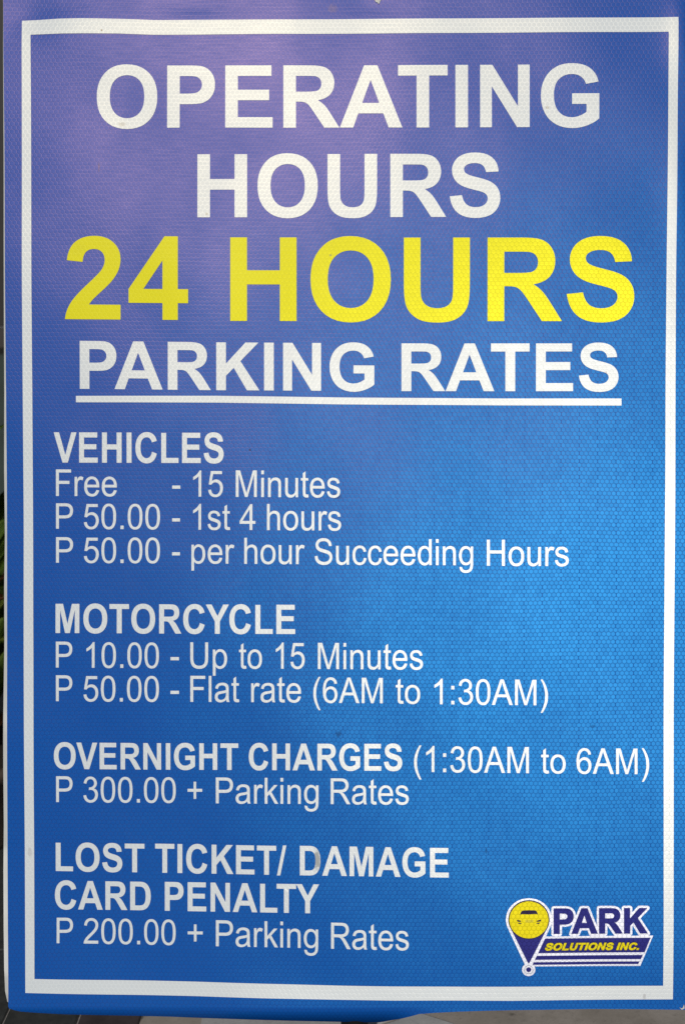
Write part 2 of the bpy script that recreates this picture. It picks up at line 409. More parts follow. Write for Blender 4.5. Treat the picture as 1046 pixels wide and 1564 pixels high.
 'u': (1139, 'M 831 0 V 156 Q 707 -24 494 -24 Q 400 -24 318 12 Q 237 48 197 102 Q 158 157 142 236 Q 131 289 131 404 V 1062 H 311 V 473 Q 311 332 322 283 Q 339 212 394 171 Q 449 131 530 131 Q 611 131 682 172 Q 753 214 782 285 Q 812 357 812 493 V 1062 H 992 V 0 Z'),
 '(': (682, 'M 479 -431 Q 330 -243 227 9 Q 124 261 124 531 Q 124 769 201 987 Q 291 1240 479 1491 H 608 Q 487 1283 448 1194 Q 387 1056 352 906 Q 309 719 309 530 Q 309 49 608 -431 Z'),
 ')': (682, 'M 253 -431 H 124 Q 423 49 423 530 Q 423 718 380 903 Q 346 1053 285 1191 Q 246 1281 124 1491 H 253 Q 441 1240 531 987 Q 608 769 608 531 Q 608 261 504 9 Q 401 -243 253 -431 Z'),
 '-': (682, 'M 65 440 V 621 H 618 V 440 Z'),
 '.': (569, 'M 186 0 V 205 H 391 V 0 Z'),
 ':': (569, 'M 185 857 V 1062 H 390 V 857 Z M 185 0 V 205 H 390 V 0 Z'),
 '+': (1196, 'M 513 237 V 639 H 114 V 807 H 513 V 1206 H 683 V 807 H 1082 V 639 H 683 V 237 Z'),
}
BOLD = {
 ' ': (569, ''),
 'A': (1479, 'M 1471 0 H 1149 L 1021 333 H 435 L 314 0 H 0 L 571 1466 H 884 Z M 926 580 L 724 1124 L 526 580 Z'),
 'C': (1479, 'M 1087 539 L 1374 448 Q 1308 208 1154 91 Q 1001 -25 765 -25 Q 473 -25 285 174 Q 97 374 97 720 Q 97 1086 286 1288 Q 475 1491 783 1491 Q 1052 1491 1220 1332 Q 1320 1238 1370 1062 L 1077 992 Q 1051 1106 968 1172 Q 886 1238 768 1238 Q 605 1238 503 1121 Q 402 1004 402 742 Q 402 464 502 346 Q 602 228 762 228 Q 880 228 965 303 Q 1050 378 1087 539 Z'),
 'D': (1479, 'M 148 1466 H 689 Q 872 1466 968 1438 Q 1097 1400 1189 1303 Q 1281 1206 1329 1065 Q 1377 925 1377 719 Q 1377 538 1332 407 Q 1277 247 1175 148 Q 1098 73 967 31 Q 869 0 705 0 H 148 Z M 444 1218 V 247 H 665 Q 789 247 844 261 Q 916 279 963 322 Q 1011 365 1041 463 Q 1071 562 1071 732 Q 1071 902 1041 993 Q 1011 1084 957 1135 Q 903 1186 820 1204 Q 758 1218 577 1218 Z'),
 'E': (1366, 'M 149 0 V 1466 H 1236 V 1218 H 445 V 893 H 1181 V 646 H 445 V 247 H 1264 V 0 Z'),
 'G': (1593, 'M 831 539 V 786 H 1469 V 202 Q 1376 112 1199 43 Q 1023 -25 842 -25 Q 612 -25 441 71 Q 270 168 184 347 Q 98 527 98 738 Q 98 967 194 1145 Q 290 1323 475 1418 Q 616 1491 826 1491 Q 1099 1491 1252 1376 Q 1406 1262 1450 1060 L 1156 1005 Q 1125 1113 1039 1175 Q 954 1238 826 1238 Q 632 1238 517 1115 Q 403 992 403 750 Q 403 489 519 358 Q 635 228 823 228 Q 916 228 1009 264 Q 1103 301 1170 353 V 539 Z'),
 'H': (1479, 'M 150 0 V 1466 H 446 V 889 H 1026 V 1466 H 1322 V 0 H 1026 V 641 H 446 V 0 Z'),
 'I': (569, 'M 140 0 V 1466 H 436 V 0 Z'),
 'K': (1479, 'M 153 0 V 1466 H 449 V 815 L 1047 1466 H 1445 L 893 895 L 1475 0 H 1092 L 689 688 L 449 443 V 0 Z'),
 'L': (1251, 'M 157 0 V 1454 H 453 V 247 H 1189 V 0 Z'),
 'M': (1706, 'M 145 0 V 1466 H 588 L 854 466 L 1117 1466 H 1561 V 0 H 1286 V 1154 L 995 0 H 710 L 420 1154 V 0 Z'),
 'N': (1479, 'M 152 0 V 1466 H 440 L 1040 487 V 1466 H 1315 V 0 H 1018 L 427 956 V 0 Z'),
 'O': (1593, 'M 89 724 Q 89 948 156 1100 Q 206 1212 292 1301 Q 379 1390 482 1433 Q 619 1491 798 1491 Q 1122 1491 1316 1290 Q 1511 1089 1511 731 Q 1511 376 1318 175 Q 1125 -25 802 -25 Q 475 -25 282 174 Q 89 374 89 724 Z M 394 734 Q 394 485 509 356 Q 624 228 801 228 Q 978 228 1091 355 Q 1205 483 1205 738 Q 1205 990 1094 1114 Q 984 1238 801 1238 Q 618 1238 506 1112 Q 394 987 394 734 Z'),
 'P': (1366, 'M 149 0 V 1466 H 624 Q 894 1466 976 1444 Q 1102 1411 1187 1300 Q 1272 1190 1272 1015 Q 1272 880 1223 788 Q 1174 696 1098 643 Q 1023 591 945 574 Q 839 553 638 553 H 445 V 0 Z M 445 1218 V 802 H 607 Q 782 802 841 825 Q 900 848 933 897 Q 967 946 967 1011 Q 967 1091 920 1143 Q 873 1195 801 1208 Q 748 1218 588 1218 Z'),
 'R': (1479, 'M 150 0 V 1466 H 773 Q 1008 1466 1114 1426 Q 1221 1387 1285 1286 Q 1349 1185 1349 1055 Q 1349 890 1252 782 Q 1155 675 962 647 Q 1058 591 1120 524 Q 1183 457 1289 286 L 1468 0 H 1114 L 900 319 Q 786 490 744 534 Q 702 579 655 595 Q 608 612 506 612 H 446 V 0 Z M 446 846 H 665 Q 878 846 931 864 Q 984 882 1014 926 Q 1044 970 1044 1036 Q 1044 1110 1004 1155 Q 965 1201 893 1213 Q 857 1218 677 1218 H 446 Z'),
 'S': (1366, 'M 74 477 L 362 505 Q 388 360 467 292 Q 547 224 682 224 Q 825 224 897 284 Q 970 345 970 426 Q 970 478 939 514 Q 909 551 833 578 Q 781 596 596 642 Q 358 701 262 787 Q 127 908 127 1082 Q 127 1194 190 1291 Q 254 1389 373 1440 Q 493 1491 662 1491 Q 938 1491 1077 1370 Q 1217 1249 1224 1047 L 928 1034 Q 909 1147 846 1196 Q 784 1246 659 1246 Q 530 1246 457 1193 Q 410 1159 410 1102 Q 410 1050 454 1013 Q 510 966 726 915 Q 942 864 1045 809 Q 1149 755 1207 660 Q 1266 566 1266 427 Q 1266 301 1196 191 Q 1126 81 998 27 Q 870 -26 679 -26 Q 401 -26 252 102 Q 103 231 74 477 Z'),
 'T': (1251, 'M 478 0 V 1218 H 43 V 1466 H 1208 V 1218 H 774 V 0 Z'),
 'U': (1479, 'M 147 1466 H 443 V 672 Q 443 483 454 427 Q 473 337 544 282 Q 616 228 740 228 Q 866 228 930 279 Q 994 331 1007 406 Q 1020 481 1020 655 V 1466 H 1316 V 696 Q 1316 432 1292 323 Q 1268 214 1203 139 Q 1139 64 1031 19 Q 923 -25 749 -25 Q 539 -25 430 23 Q 322 72 258 149 Q 195 227 175 312 Q 147 438 147 684 Z'),
 'V': (1366, 'M 523 0 L -1 1466 H 320 L 691 381 L 1050 1466 H 1364 L 839 0 Z'),
 'Y': (1366, 'M 532 0 V 617 L -5 1466 H 342 L 687 886 L 1025 1466 H 1366 L 827 615 V 0 Z'),
 '2': (1139, 'M 1036 261 V 0 H 51 Q 67 148 147 280 Q 227 413 463 632 Q 653 809 696 872 Q 754 959 754 1044 Q 754 1138 703 1188 Q 653 1239 564 1239 Q 476 1239 424 1186 Q 372 1133 364 1010 L 84 1038 Q 109 1270 241 1371 Q 373 1472 571 1472 Q 788 1472 912 1355 Q 1036 1238 1036 1064 Q 1036 965 1000 875 Q 965 786 888 688 Q 837 623 704 501 Q 571 379 535 339 Q 500 299 478 261 Z'),
 '4': (1139, 'M 638 0 V 295 H 38 V 541 L 674 1472 H 910 V 542 H 1092 V 295 H 910 V 0 Z M 638 542 V 1043 L 301 542 Z'),
 '/': (569, 'M 0 -25 L 364 1491 H 567 L 199 -25 Z'),
 '.': (569, 'M 147 0 V 281 H 428 V 0 Z'),
}
KERN = {'AT': -152, 'TA': -152, 'AV': -152, 'VA': -152, 'PA': -152, 'LT': -152, 'LY': -152, 'TY': -37, 'AY': -188, 'CY': -37, 'YC': -76, 'OV': -40, 'RT': -37}
_cache = {}


def glyph(font, ch):
    key = (id(font), ch)
    if key in _cache:
        return _cache[key]
    adv, path = font[ch]
    cs, cur = [], []
    tk = path.split()
    i = 0
    x = y = 0.0
    while i < len(tk):
        c = tk[i]
        i += 1
        if c == 'M':
            x, y = float(tk[i]), float(tk[i + 1])
            i += 2
            cur = [(x, y)]
        elif c == 'L':
            x, y = float(tk[i]), float(tk[i + 1])
            i += 2
            cur.append((x, y))
        elif c == 'H':
            x = float(tk[i])
            i += 1
            cur.append((x, y))
        elif c == 'V':
            y = float(tk[i])
            i += 1
            cur.append((x, y))
        elif c == 'Q':
            qx, qy, ex, ey = (float(v) for v in tk[i:i + 4])
            i += 4
            for k in range(1, 6):
                t = k / 5
                cur.append(((1 - t) ** 2 * x + 2 * t * (1 - t) * qx + t * t * ex, (1 - t) ** 2 * y + 2 * t * (1 - t) * qy + t * t * ey))
            x, y = ex, ey
        elif c == 'Z':
            if math.hypot(cur[0][0] - cur[-1][0], cur[0][1] - cur[-1][1]) < 1:
                cur.pop()
            cs.append(cur)
    _cache[key] = (adv, cs)
    return _cache[key]


def pieces(cs):
    """split the contours of a glyph into outer shapes with their holes"""
    big = max(abs(area(c)) for c in cs)
    lead = [c for c in cs if abs(area(c)) == big][0]
    sgn = area(lead) > 0
    outs = [c for c in cs if (area(c) > 0) == sgn]
    holes = [c for c in cs if (area(c) > 0) != sgn]
    res = []
    for o in outs:
        ox = [p[0] for p in o]
        oy = [p[1] for p in o]
        hs = [h for h in holes if min(ox) < h[0][0] < max(ox) and min(oy) < h[0][1] < max(oy)]
        res.append([o] + hs)
    return res


def lay(text, font, x0, x1, base, cap, kern=True, grow=0.0, slant=0.0, step=0.0, lead=0.0):
    """text between ink edges x0..x1 on a baseline of points [(x, y)...] with cap height cap; all measured rows"""
    pen, prev = 0.0, ''
    placed = []
    for ch in text:
        if kern and prev + ch in KERN:
            pen += KERN[prev + ch]
        adv, cs = glyph(font, ch)
        if cs:
            placed.append((pen, cs))
        pen += adv
        prev = ch
    xs = [p + q[0] for p, cs in placed for c in cs for q in c]
    lo, hi = min(xs), max(xs)
    sx = (x1 - x0) / (hi - lo)
    sy = cap / 1466.0

    def by(x):
        if x <= base[0][0]:
            a, b_ = base[0], base[1] if len(base) > 1 else base[0]
        for i in range(len(base) - 1):
            a, b_ = base[i], base[i + 1]
            if x <= b_[0]:
                break
        if len(base) == 1:
            return base[0][1]
        return a[1] + (b_[1] - a[1]) * (x - a[0]) / (b_[0] - a[0])
    out = []
    for n, (p, cs) in enumerate(placed):
        for grp in pieces(cs):
            mc = []
            for j, c in enumerate(grp):
                poly = [rect(x0 + (p + q[0] - lo) * sx + q[1] * sy * slant, by(x0 + (p + q[0] - lo) * sx) - q[1] * sy) for q in c]
                if grow:
                    a = area(poly)
                    d = grow * S
                    if j == 0:
                        poly = offset_poly(poly, d if a > 0 else -d)
                    else:
                        xs_ = [q[0] for q in poly]
                        if max(xs_) - min(xs_) < 2.2 * d:
                            continue
                        poly = offset_poly(poly, -d if a > 0 else d)
                mc.append(poly)
            out.append((mc, lead + n * step))
    return out


# ------------------------------------------------------------------ materials
DENT_SHADE = (.012, .045, .16)  # dark blue of small dents: their shade painted as ink colour, no relief
SPOTS_BLUE = [(515, 758, 8, 5, .55, DENT_SHADE), (517, 1121, 6, 5, .5, DENT_SHADE), (382, 687, 2.2, 2, .9, DENT_SHADE), (152, 256, 1.6, 8, .7, (.10, .09, .15)),
              (742, 1300, 2, 6, .5, DENT_SHADE), (905, 1110, 5, 3, .4, DENT_SHADE), (508, 12, 9, 7, .6, (.12, .14, .30))]
SPOTS_WHITE = [(484, 1313, 8, 18, .75, (.30, .31, .30)), (187, 190, 7, 4, .55, (.45, .44, .40)), (835, 165, 3, 3, .6, (.45, .42, .36)), (925, 572, 2, 6, .55, (.4, .36, .33)),
               (46, 1302, 4, 9, .3, (.36, .33, .32)), (156, 47, 1.8, 1.8, .9, (.2, .15, .13)), (316, 327, 2.5, 3, .6, (.4, .38, .33)), (983, 1522, 3, 6, .4, (.35, .33, .33)),
               (505, 390, 2, 2, .8, (.4, .4, .2))]
M_BLUE = sheeting('blue printed sheeting', (.005, .096, .45), (.05, .42, .84), .061, tint=(1.0, .60, .74), film=.0185, dirt_shade_spots=SPOTS_BLUE, line_ink=.80, grime=.05)
M_WHITE = sheeting('white prismatic sheeting', (.76, .82, .86), (.98, .97, .88), .07, film=.031, dirt_shade_spots=SPOTS_WHITE, line_dark=.8, line_ink=1.07, seams=.5)
M_YELLOW = sheeting('yellow printed sheeting', (.88, .82, .02), (.95, .88, .05), .10, tint=(1, .95, .3), film=.011, dirt_shade_spots=SPOTS_WHITE[-1:], line_dark=.55, line_ink=.95, seams=.4)
M_NAVY = sheeting('navy logo print', (.022, .020, .17), (.04, .05, .25), .10, line_ink=.9, seams=.2)
M_LOGOW = sheeting('white logo outline print', (.68, .71, .84), (.9, .9, .95), .15, line_ink=.9, seams=.2)
M_LOGOY = sheeting('yellow logo print', (.76, .63, .01), (.9, .8, .03), .08, line_ink=.84, seams=.8)
M_LOGOD = sheeting('dark logo keyline print', (.03, .02, .06), (.05, .05, .1), .05, line_ink=.9, seams=.2)
M_GREY = sheeting('grey ring print', (.30, .32, .42), (.5, .5, .5), .1, line_ink=.9, seams=.2)
M_BOARD = plain('white plastic board', (.80, .81, .78), .5, .10, 40, .0002)
M_STEEL = plain('black painted steel', (.018, .018, .018), .45, .3, 60, .0002)

# ------------------------------------------------------------------ the sign
sign = empty('parking_sign', (0, 0, 0))
tag(sign, 'large blue parking rates sign with white and yellow lettering and white border', 'sign')

left_board = [(5, -30), (6, 200), (7, 400), (7.5, 600), (6.6, 720), (7.6, 820), (6.6, 900), (7, 980), (5.4, 1100), (5.4, 1180), (5.8, 1260), (5, 1330), (5.2, 1420), (6, 1480), (7.5, 1515), (11, 1531), (18, 1537)]
right_x = 1062
# board: real plate with thickness, following the film's undulation
def slab(outline, front, back):
    cs = pts(*outline)
    me = sheet_mesh([(cs and [cs], 0.0)], front)
    bm = bmesh.new()
    bm.from_mesh(me)
    bpy.data.meshes.remove(me)
    faces = bm.faces[:]
    ret = bmesh.ops.extrude_face_region(bm, geom=faces)
    for e in ret['geom']:
        if isinstance(e, bmesh.types.BMVert):
            e.co.y += back
    bmesh.ops.recalc_face_normals(bm, faces=bm.faces)
    m2 = bpy.data.meshes.new('m')
    bm.to_mesh(m2)
    bm.free()
    return m2
board_outline = left_board + [(400, 1538), (700, 1537), (right_x - 4, 1537), (right_x - 2, -30)]
link('board', slab(board_outline, -.0002, .005), M_BOARD, sign, True)

# face film with its lower edge hanging past the board and rolling under
film_left = [(5.2, -30), (7.5, 200), (8.3, 300), (9, 400), (10.5, 600), (11, 720), (11.2, 820), (11.4, 900), (11.6, 1100), (11.6, 1300), (12, 1420), (12.6, 1500), (12.8, 1538)]
bot = [(14, 1541), (22, 1544), (32, 1546.5), (62, 1549), (100, 1551.5), (150, 1553), (210, 1554.5), (260, 1556), (310, 1558.5), (370, 1561), (430, 1563.5), (500, 1566.5), (560, 1569.5), (582, 1569), (598, 1562.5), (618, 1555), (640, 1547.5), (665, 1545.5), (700, 1543.8), (740, 1542.5), (780, 1541.6), (840, 1541), (900, 1540.6), (980, 1541.4), (1046, 1542.4), (right_x, 1543)]


def curl_line(x):
    px = x / S + 523
    return 0 if px > 640 else 1


def curl(x, z):
    e = rect(523, 1541)[1] - z
    px = x / S + 523
    k = max(0.0, min(1.0, (660 - px) / 60))
    z0 = -.002
    t = max(0.0, e - z0)
    dy = k * 34.0 * t * t
    return dy, -k * 110.0 * t


link('blue_film', sheet_mesh([([pts(*film_left, *bot, (right_x, -30))], 0.0)], .0003, curl), M_BLUE, sign, True)

# white border ring
outer = [(34, 31.5), (60, 30.5), (90, 29), (125, 28.6), (200, 29.4), (235, 30.4), (300, 29.6), (420, 29), (600, 28.2), (800, 28), (1034, 27.8),
         (1033, 200), (1031.6, 420), (1030.8, 600), (1030, 800), (1029, 1000), (1028.4, 1200), (1027.6, 1400), (1026.6, 1526),
         (860, 1526.3), (780, 1527), (700, 1526.6), (600, 1526.5), (520, 1525.3), (400, 1523.4), (300, 1521), (180, 1519.4), (39, 1517),
         (38.4, 1400), (37.8, 1200), (37, 1000), (36.8, 800), (36, 600), (35, 400), (34.4, 200)]
inner = [(47.5, 53.4), (95, 52), (180, 51.8), (235, 53), (300, 52.2), (420, 51.2), (600, 50.6), (800, 50.2), (1019.5, 50),
         (1018.6, 200), (1017, 420), (1015.6, 600), (1014.6, 800), (1013.6, 1000), (1013, 1200), (1012.4, 1400), (1011.6, 1505),
         (860, 1505.2), (720, 1505.6), (600, 1505), (520, 1504), (400, 1501.6), (300, 1499), (180, 1497.2), (53, 1495.6),
         (52.6, 1400), (52.2, 1200), (52, 1000), (51.2, 800), (50.6, 600), (49.6, 400), (48.6, 200)]
tag(link('border', sheet_mesh([([pts(*outer), pts(*inner)], 0.0)], .0006), M_WHITE, sign, True), 'white rectangular border round the sign face')
tag(link('underline', sheet_mesh([([pts((117, 604.8), (330, 604.6), (523, 607), (760, 608.4), (948.5, 608.6), (948.5, 619.4), (760, 619), (523, 617.6), (330, 615), (117, 614.6))], 0.0)], .0006), M_WHITE, sign, True), 'white line under the words PARKING RATES')

LINES = [
 ('heading_text', 'white heading word OPERATING', M_WHITE, [('OPERATING', BOLD, 148.5, 914, [(150, 196), (300, 195), (914, 194.6)], 95.5)]),
 ('heading_text', 'white heading word HOURS', M_WHITE, [('HOURS', BOLD, 302, 763.5, [(302, 332.4), (764, 331)], 96.4)]),
 ('heading_text', 'yellow heading 24 HOURS', M_YELLOW, [('24', BOLD, 100.5, 288, [(100, 488), (288, 489.2)], 127), ('HOURS', BOLD, 352, 968, [(352, 490.4), (968, 490.2)], 127.6)]),
 ('heading_text', 'white heading PARKING RATES', M_WHITE, [('PARKING', BOLD, 123, 571.5, [(123, 594), (320, 596), (571, 597.2)], 73), ('RATES', BOLD, 613, 944, [(613, 597.3), (944, 597.3)], 73)]),
 ('subheading_text', 'white word VEHICLES', M_WHITE, [('VEHICLES', BOLD, 83, 342, [(83, 706.5), (342, 707.4)], 46.2)]),
 ('rate_text', 'white line Free - 15 Minutes', M_WHITE, [('Free', REG, 86.3, 179.3, [(86, 757.5), (179, 758)], 40.6), ('-', REG, 263.5, 276, [(263, 758.5)], 40), ('15', REG, 295.5, 341, [(295, 758.5), (341, 758.8)], 39.8), ('Minutes', REG, 360.5, 519.5, [(360, 759), (520, 759.8)], 40.6)]),
 ('rate_text', 'white line P 50.00 - 1st 4 hours', M_WHITE, [('P', REG, 86.3, 112.5, [(86, 807.5)], 38.8), ('50.00', REG, 129, 245, [(129, 807.8), (245, 808.4)], 38.6), ('-', REG, 263.5, 275.5, [(263, 808.5)], 40), ('1st', REG, 295.5, 352, [(295, 809), (352, 809.2)], 39.4), ('4', REG, 366.5, 390.5, [(366, 809.4)], 39.4), ('hours', REG, 408, 521, [(408, 809.6), (521, 810.4)], 40)]),
 ('rate_text', 'white line P 50.00 - per hour Succeeding Hours', M_WHITE, [('P', REG, 86.3, 112.5, [(86, 859.4)], 39), ('50.00', REG, 129, 245, [(129, 859.6), (245, 860)], 39), ('-', REG, 263.5, 275.5, [(263, 860.2)], 40), ('per', REG, 293, 358.5, [(293, 860.4), (358, 860.8)], 39.4), ('hour', REG, 373.5, 465.5, [(373, 861), (466, 861.5)], 39.8), ('Succeeding', REG, 480.8, 722, [(480, 862), (722, 863.4)], 39.6), ('Hours', REG, 743, 868, [(743, 864), (868, 864.6)], 39.8)]),
 ('subheading_text', 'white word MOTORCYCLE', M_WHITE, [('MOTORCYCLE', BOLD, 85.8, 451, [(86, 966.6), (451, 968)], 44.6)]),
 ('rate_text', 'white line P 10.00 - Up to 15 Minutes', M_WHITE, [('P', REG, 86.3, 111.5, [(86, 1019.3)], 39.6), ('10.00', REG, 133, 243.6, [(133, 1019.5), (243, 1020)], 39), ('-', REG, 261.2, 274.2, [(261, 1020)], 40), ('Up', REG, 291.4, 347.5, [(291, 1020.3), (347, 1020.5)], 39.8), ('to', REG, 365.6, 400.5, [(365, 1020.6), (400, 1020.8)], 39.8), ('15', REG, 421.5, 465.6, [(421, 1020.8), (466, 1021)], 39.8), ('Minutes', REG, 485.5, 645.6, [(485, 1021.3), (645, 1022.4)], 40)]),
 ('rate_text', 'white line P 50.00 - Flat rate (6AM to 1:30AM)', M_WHITE, [('P', REG, 86.3, 111.5, [(86, 1070.7)], 39.6), ('50.00', REG, 128.5, 243.6, [(129, 1070.9), (243, 1071.2)], 39.2), ('-', REG, 261.2, 274.2, [(261, 1071.4)], 40), ('Flat', REG, 291.4, 366, [(291, 1071.4), (366, 1071.7)], 39.8), ('rate', REG, 384, 460, [(384, 1071.8), (460, 1072.2)], 39.8), ('(6AM', REG, 478.6, 584.4, [(478, 1072.6), (584, 1073.8)], 38.8), ('to', REG, 604, 641.3, [(604, 1074.1), (641, 1074.8)], 39), ('1:30AM)', REG, 663, 836.5, [(663, 1075.2), (836, 1077.6)], 39)]),
 ('subheading_text', 'white words OVERNIGHT CHARGES with times (1:30AM to 6AM) in thin letters', M_WHITE, [('OVERNIGHT', BOLD, 83, 364.3, [(83, 1174.4), (364, 1175.6)], 40.6), ('CHARGES', BOLD, 380.3, 614, [(380, 1175.6), (614, 1177)], 41), ('(1:30AM', REG, 632, 807.3, [(632, 1178.4), (807, 1181)], 39.8), ('to', REG, 826, 863.4, [(826, 1181.2), (863, 1181.5)], 39), ('6AM)', REG, 880, 991, [(880, 1181.8), (991, 1182.8)], 39)]),
 ('rate_text', 'white line P 300.00 + Parking Rates', M_WHITE, [('P', REG, 86.3, 111.5, [(86, 1225)], 39.6), ('300.00', REG, 128, 269, [(128, 1225.2), (269, 1226)], 39.2), ('+', REG, 287, 309.3, [(287, 1226.3)], 39.8), ('Parking', REG, 330, 486.5, [(330, 1226.6), (484, 1227.6)], 39.6), ('Rates', REG, 505, 624, [(505, 1227.7), (624, 1228.4)], 39.4)]),
 ('subheading_text', 'white words LOST TICKET/ DAMAGE', M_WHITE, [('LOST', BOLD, 85.3, 221, [(85, 1330.8), (221, 1332.6)], 43.8), ('TICKET/', BOLD, 237.2, 437.5, [(237, 1333), (437, 1336)], 44.4), ('DAMAGE', BOLD, 458, 684.8, [(458, 1336.4), (685, 1339.6)], 45)]),
 ('subheading_text', 'white words CARD PENALTY', M_WHITE, [('CARD', BOLD, 84, 230.5, [(84, 1389.2), (230, 1390.8)], 43.8), ('PENALTY', BOLD, 252, 487.4, [(252, 1391.2), (487, 1394.4)], 44.2)]),
 ('rate_text', 'white line P 200.00 + Parking Rates', M_WHITE, [('P', REG, 86.8, 111.8, [(86, 1441)], 38.8), ('200.00', REG, 128, 268.6, [(128, 1441.5), (268, 1443.6)], 38.8), ('+', REG, 287, 310, [(287, 1444.2)], 39.4), ('Parking', REG, 330, 486, [(330, 1444.8), (484, 1447.6)], 39.6), ('Rates', REG, 505.6, 624, [(505, 1448), (624, 1450.2)], 39.8)]),
]
for name, label, mat, chunks in LINES:
    kind = name.replace('_text', '_word')
    for ch in chunks:
        o = link(kind, sheet_mesh(lay(*ch), .0006), mat, sign, True)
        tag(o, label if len(chunks) == 1 else ch[0] + ' in the ' + label)


def bands(polys, hw):
    """union of strokes of half width hw along closed contours -> verts, tris"""
    V, Fc = [], []
    for c in polys:
        n = len(c)
        for i in range(n):
            a = Vector(c[i])
            b_ = Vector(c[(i + 1) % n])
            d = b_ - a
            if d.length > 1e-9:
                q = Vector((-d.y, d.x)).normalized() * hw
                k = len(V)
                V += [a + q, a - q, b_ - q, b_ + q]
                Fc.append([k, k + 1, k + 2, k + 3])
            k = len(V)
            V += [a + Vector((math.cos(t), math.sin(t))) * hw for t in (j * math.pi / 5 for j in range(10))]
            Fc.append(list(range(k, k + 10)))
    v2, _, f2, _, _, _ = delaunay_2d_cdt(V, [], Fc, 1, 1e-7)
    return ('tri', [(v.x, v.y) for v in v2], f2)


# ---- logo
def ell(cx, cy, rx, ry, n=72, a0=0, a1=360):
    return [(cx + rx * math.cos(R(a0 + (a1 - a0) * i / n)), cy + ry * math.sin(R(a0 + (a1 - a0) * i / n))) for i in range(n if a1 - a0 == 360 else n + 1)]


def Lz(x, y):      # coordinates read off an enlarged view of the logo
    return (740 + x / 3.736, 1350 + y / 3.736)


def Pz(x, y):
    return (760 + x / 10.46, 1360 + y / 10.46)


CX, CY = 806.6, 1403.2
GL = [0.0006]


def lay_poly(name, polys, mat, parent, off):
    o = link(name, sheet_mesh([([pts(*p) for p in grp], 0.0) for grp in polys], off), mat, parent)
    return o


# banner backing (white), everything of the logo hangs on it
banner = link('logo', sheet_mesh([([pts(Lz(326, 296), Lz(958, 292), Lz(884, 465), Lz(258, 465))], 0.0)], .00060), M_LOGOW, sign, True)
tag(banner, 'small logo of a yellow map pin with a car beside the words PARK SOLUTIONS INC.')
lay_poly('stripe', [[[Lz(335, 307), Lz(943, 304), Lz(908, 387), Lz(300, 390)]]], M_NAVY, banner, .00075)
lay_poly('stripe', [[[Lz(291, 405), Lz(898, 402), Lz(887, 426), Lz(281, 428)]]], M_NAVY, banner, .00075)
lay_poly('stripe', [[[Lz(276, 441), Lz(880, 439), Lz(872, 454), Lz(268, 456)]]], M_NAVY, banner, .00075)
PARK = lay('PARK', BOLD, 845.2, 986.6, [(843, 1424.4), (988, 1424)], 37.2, grow=1.0)
SOLU = lay('SOLUTIONS INC.', BOLD, 830.6, 973.4, [(829, 1449.8), (978, 1449.4)], 10.4, slant=.36, grow=.5)
link('word_outline', sheet_mesh([bands([c for g_ in PARK for c in g_[0]], 3.3 * S)], .00078), M_LOGOW, banner)
link('word', sheet_mesh(PARK, .00090), M_NAVY, banner)
link('word_outline', sheet_mesh([bands([c for g_ in SOLU for c in g_[0]], .9 * S)], .00090), M_LOGOD, banner)
link('word', sheet_mesh(SOLU, .00110), M_LOGOY, banner)
# pin
a_l = ell(CX, CY, 35.0, 32.4, 60, 160, 380)
pin_w = [p for p in a_l] + [(811.0, 1474), (801.5, 1474)]
link('pin_outline', sheet_mesh([([pts(*pin_w)], 0.0)], .00098), M_LOGOW, banner)
a_n = ell(CX, CY, 31.3, 29.6, 60, 158, 382)
link('pin', sheet_mesh([([pts(*(a_n + [(806.2, 1471)]))], 0.0)], .00110), M_NAVY, banner)
link('keyline', sheet_mesh([([pts(*ell(CX, CY, 31.4, 29.7))], 0.0)], .00122), M_LOGOD, banner)
disc = link('disc', sheet_mesh([([pts(*ell(CX, CY + .2, 29.8, 28.1))], 0.0)], .00132), M_LOGOY, banner)
link('car_picture', sheet_mesh([([pts(*q)], 0.0) for q in (
    [Pz(345, 372), Pz(362, 325), Pz(385, 306), Pz(480, 300), Pz(590, 303), Pz(612, 320), Pz(632, 368), Pz(600, 360), Pz(480, 366), Pz(375, 362)],
    [Pz(288, 455), Pz(330, 457), Pz(362, 468), Pz(358, 486), Pz(322, 484), Pz(300, 474)],
    [Pz(686, 450), Pz(645, 455), Pz(616, 466), Pz(610, 484), Pz(645, 484), Pz(676, 474)],
    [Pz(305, 503), Pz(340, 500), Pz(372, 508), Pz(370, 516), Pz(330, 518)],
    [Pz(670, 500), Pz(635, 500), Pz(602, 508), Pz(606, 516), Pz(645, 518)],
)], .00142), M_LOGOD, banner)
M_FAINT = sheeting('faint grille print', (.42, .36, .08), (.5, .5, .1), .1, line_ink=.9, seams=.2)
link('car_picture', sheet_mesh([([pts(*q)], 0.0) for q in (
    [Pz(425, 460), Pz(560, 460), Pz(556, 467), Pz(430, 467)], [Pz(420, 474), Pz(562, 474), Pz(560, 480), Pz(422, 480)], [Pz(430, 487), Pz(556, 487), Pz(552, 493), Pz(434, 493)])], .00142), M_FAINT, banner)
# foot of the pin
link('pin_foot', sheet_mesh([([pts(*ell(806.1, 1479, 10.2, 9.8, 48))], 0.0)], .00122), M_LOGOW, banner)
link('pin_foot', sheet_mesh([([pts(*ell(806.1, 1479, 6.9, 6.7, 40)), pts(*ell(806.1, 1479, 6.1, 5.9, 40))], 0.0)], .00132), M_GREY, banner)
link('pin_foot', sheet_mesh([([pts(*ell(806.1, 1479, 3.8, 3.7, 32))], 0.0)], .00132), M_NAVY, banner)

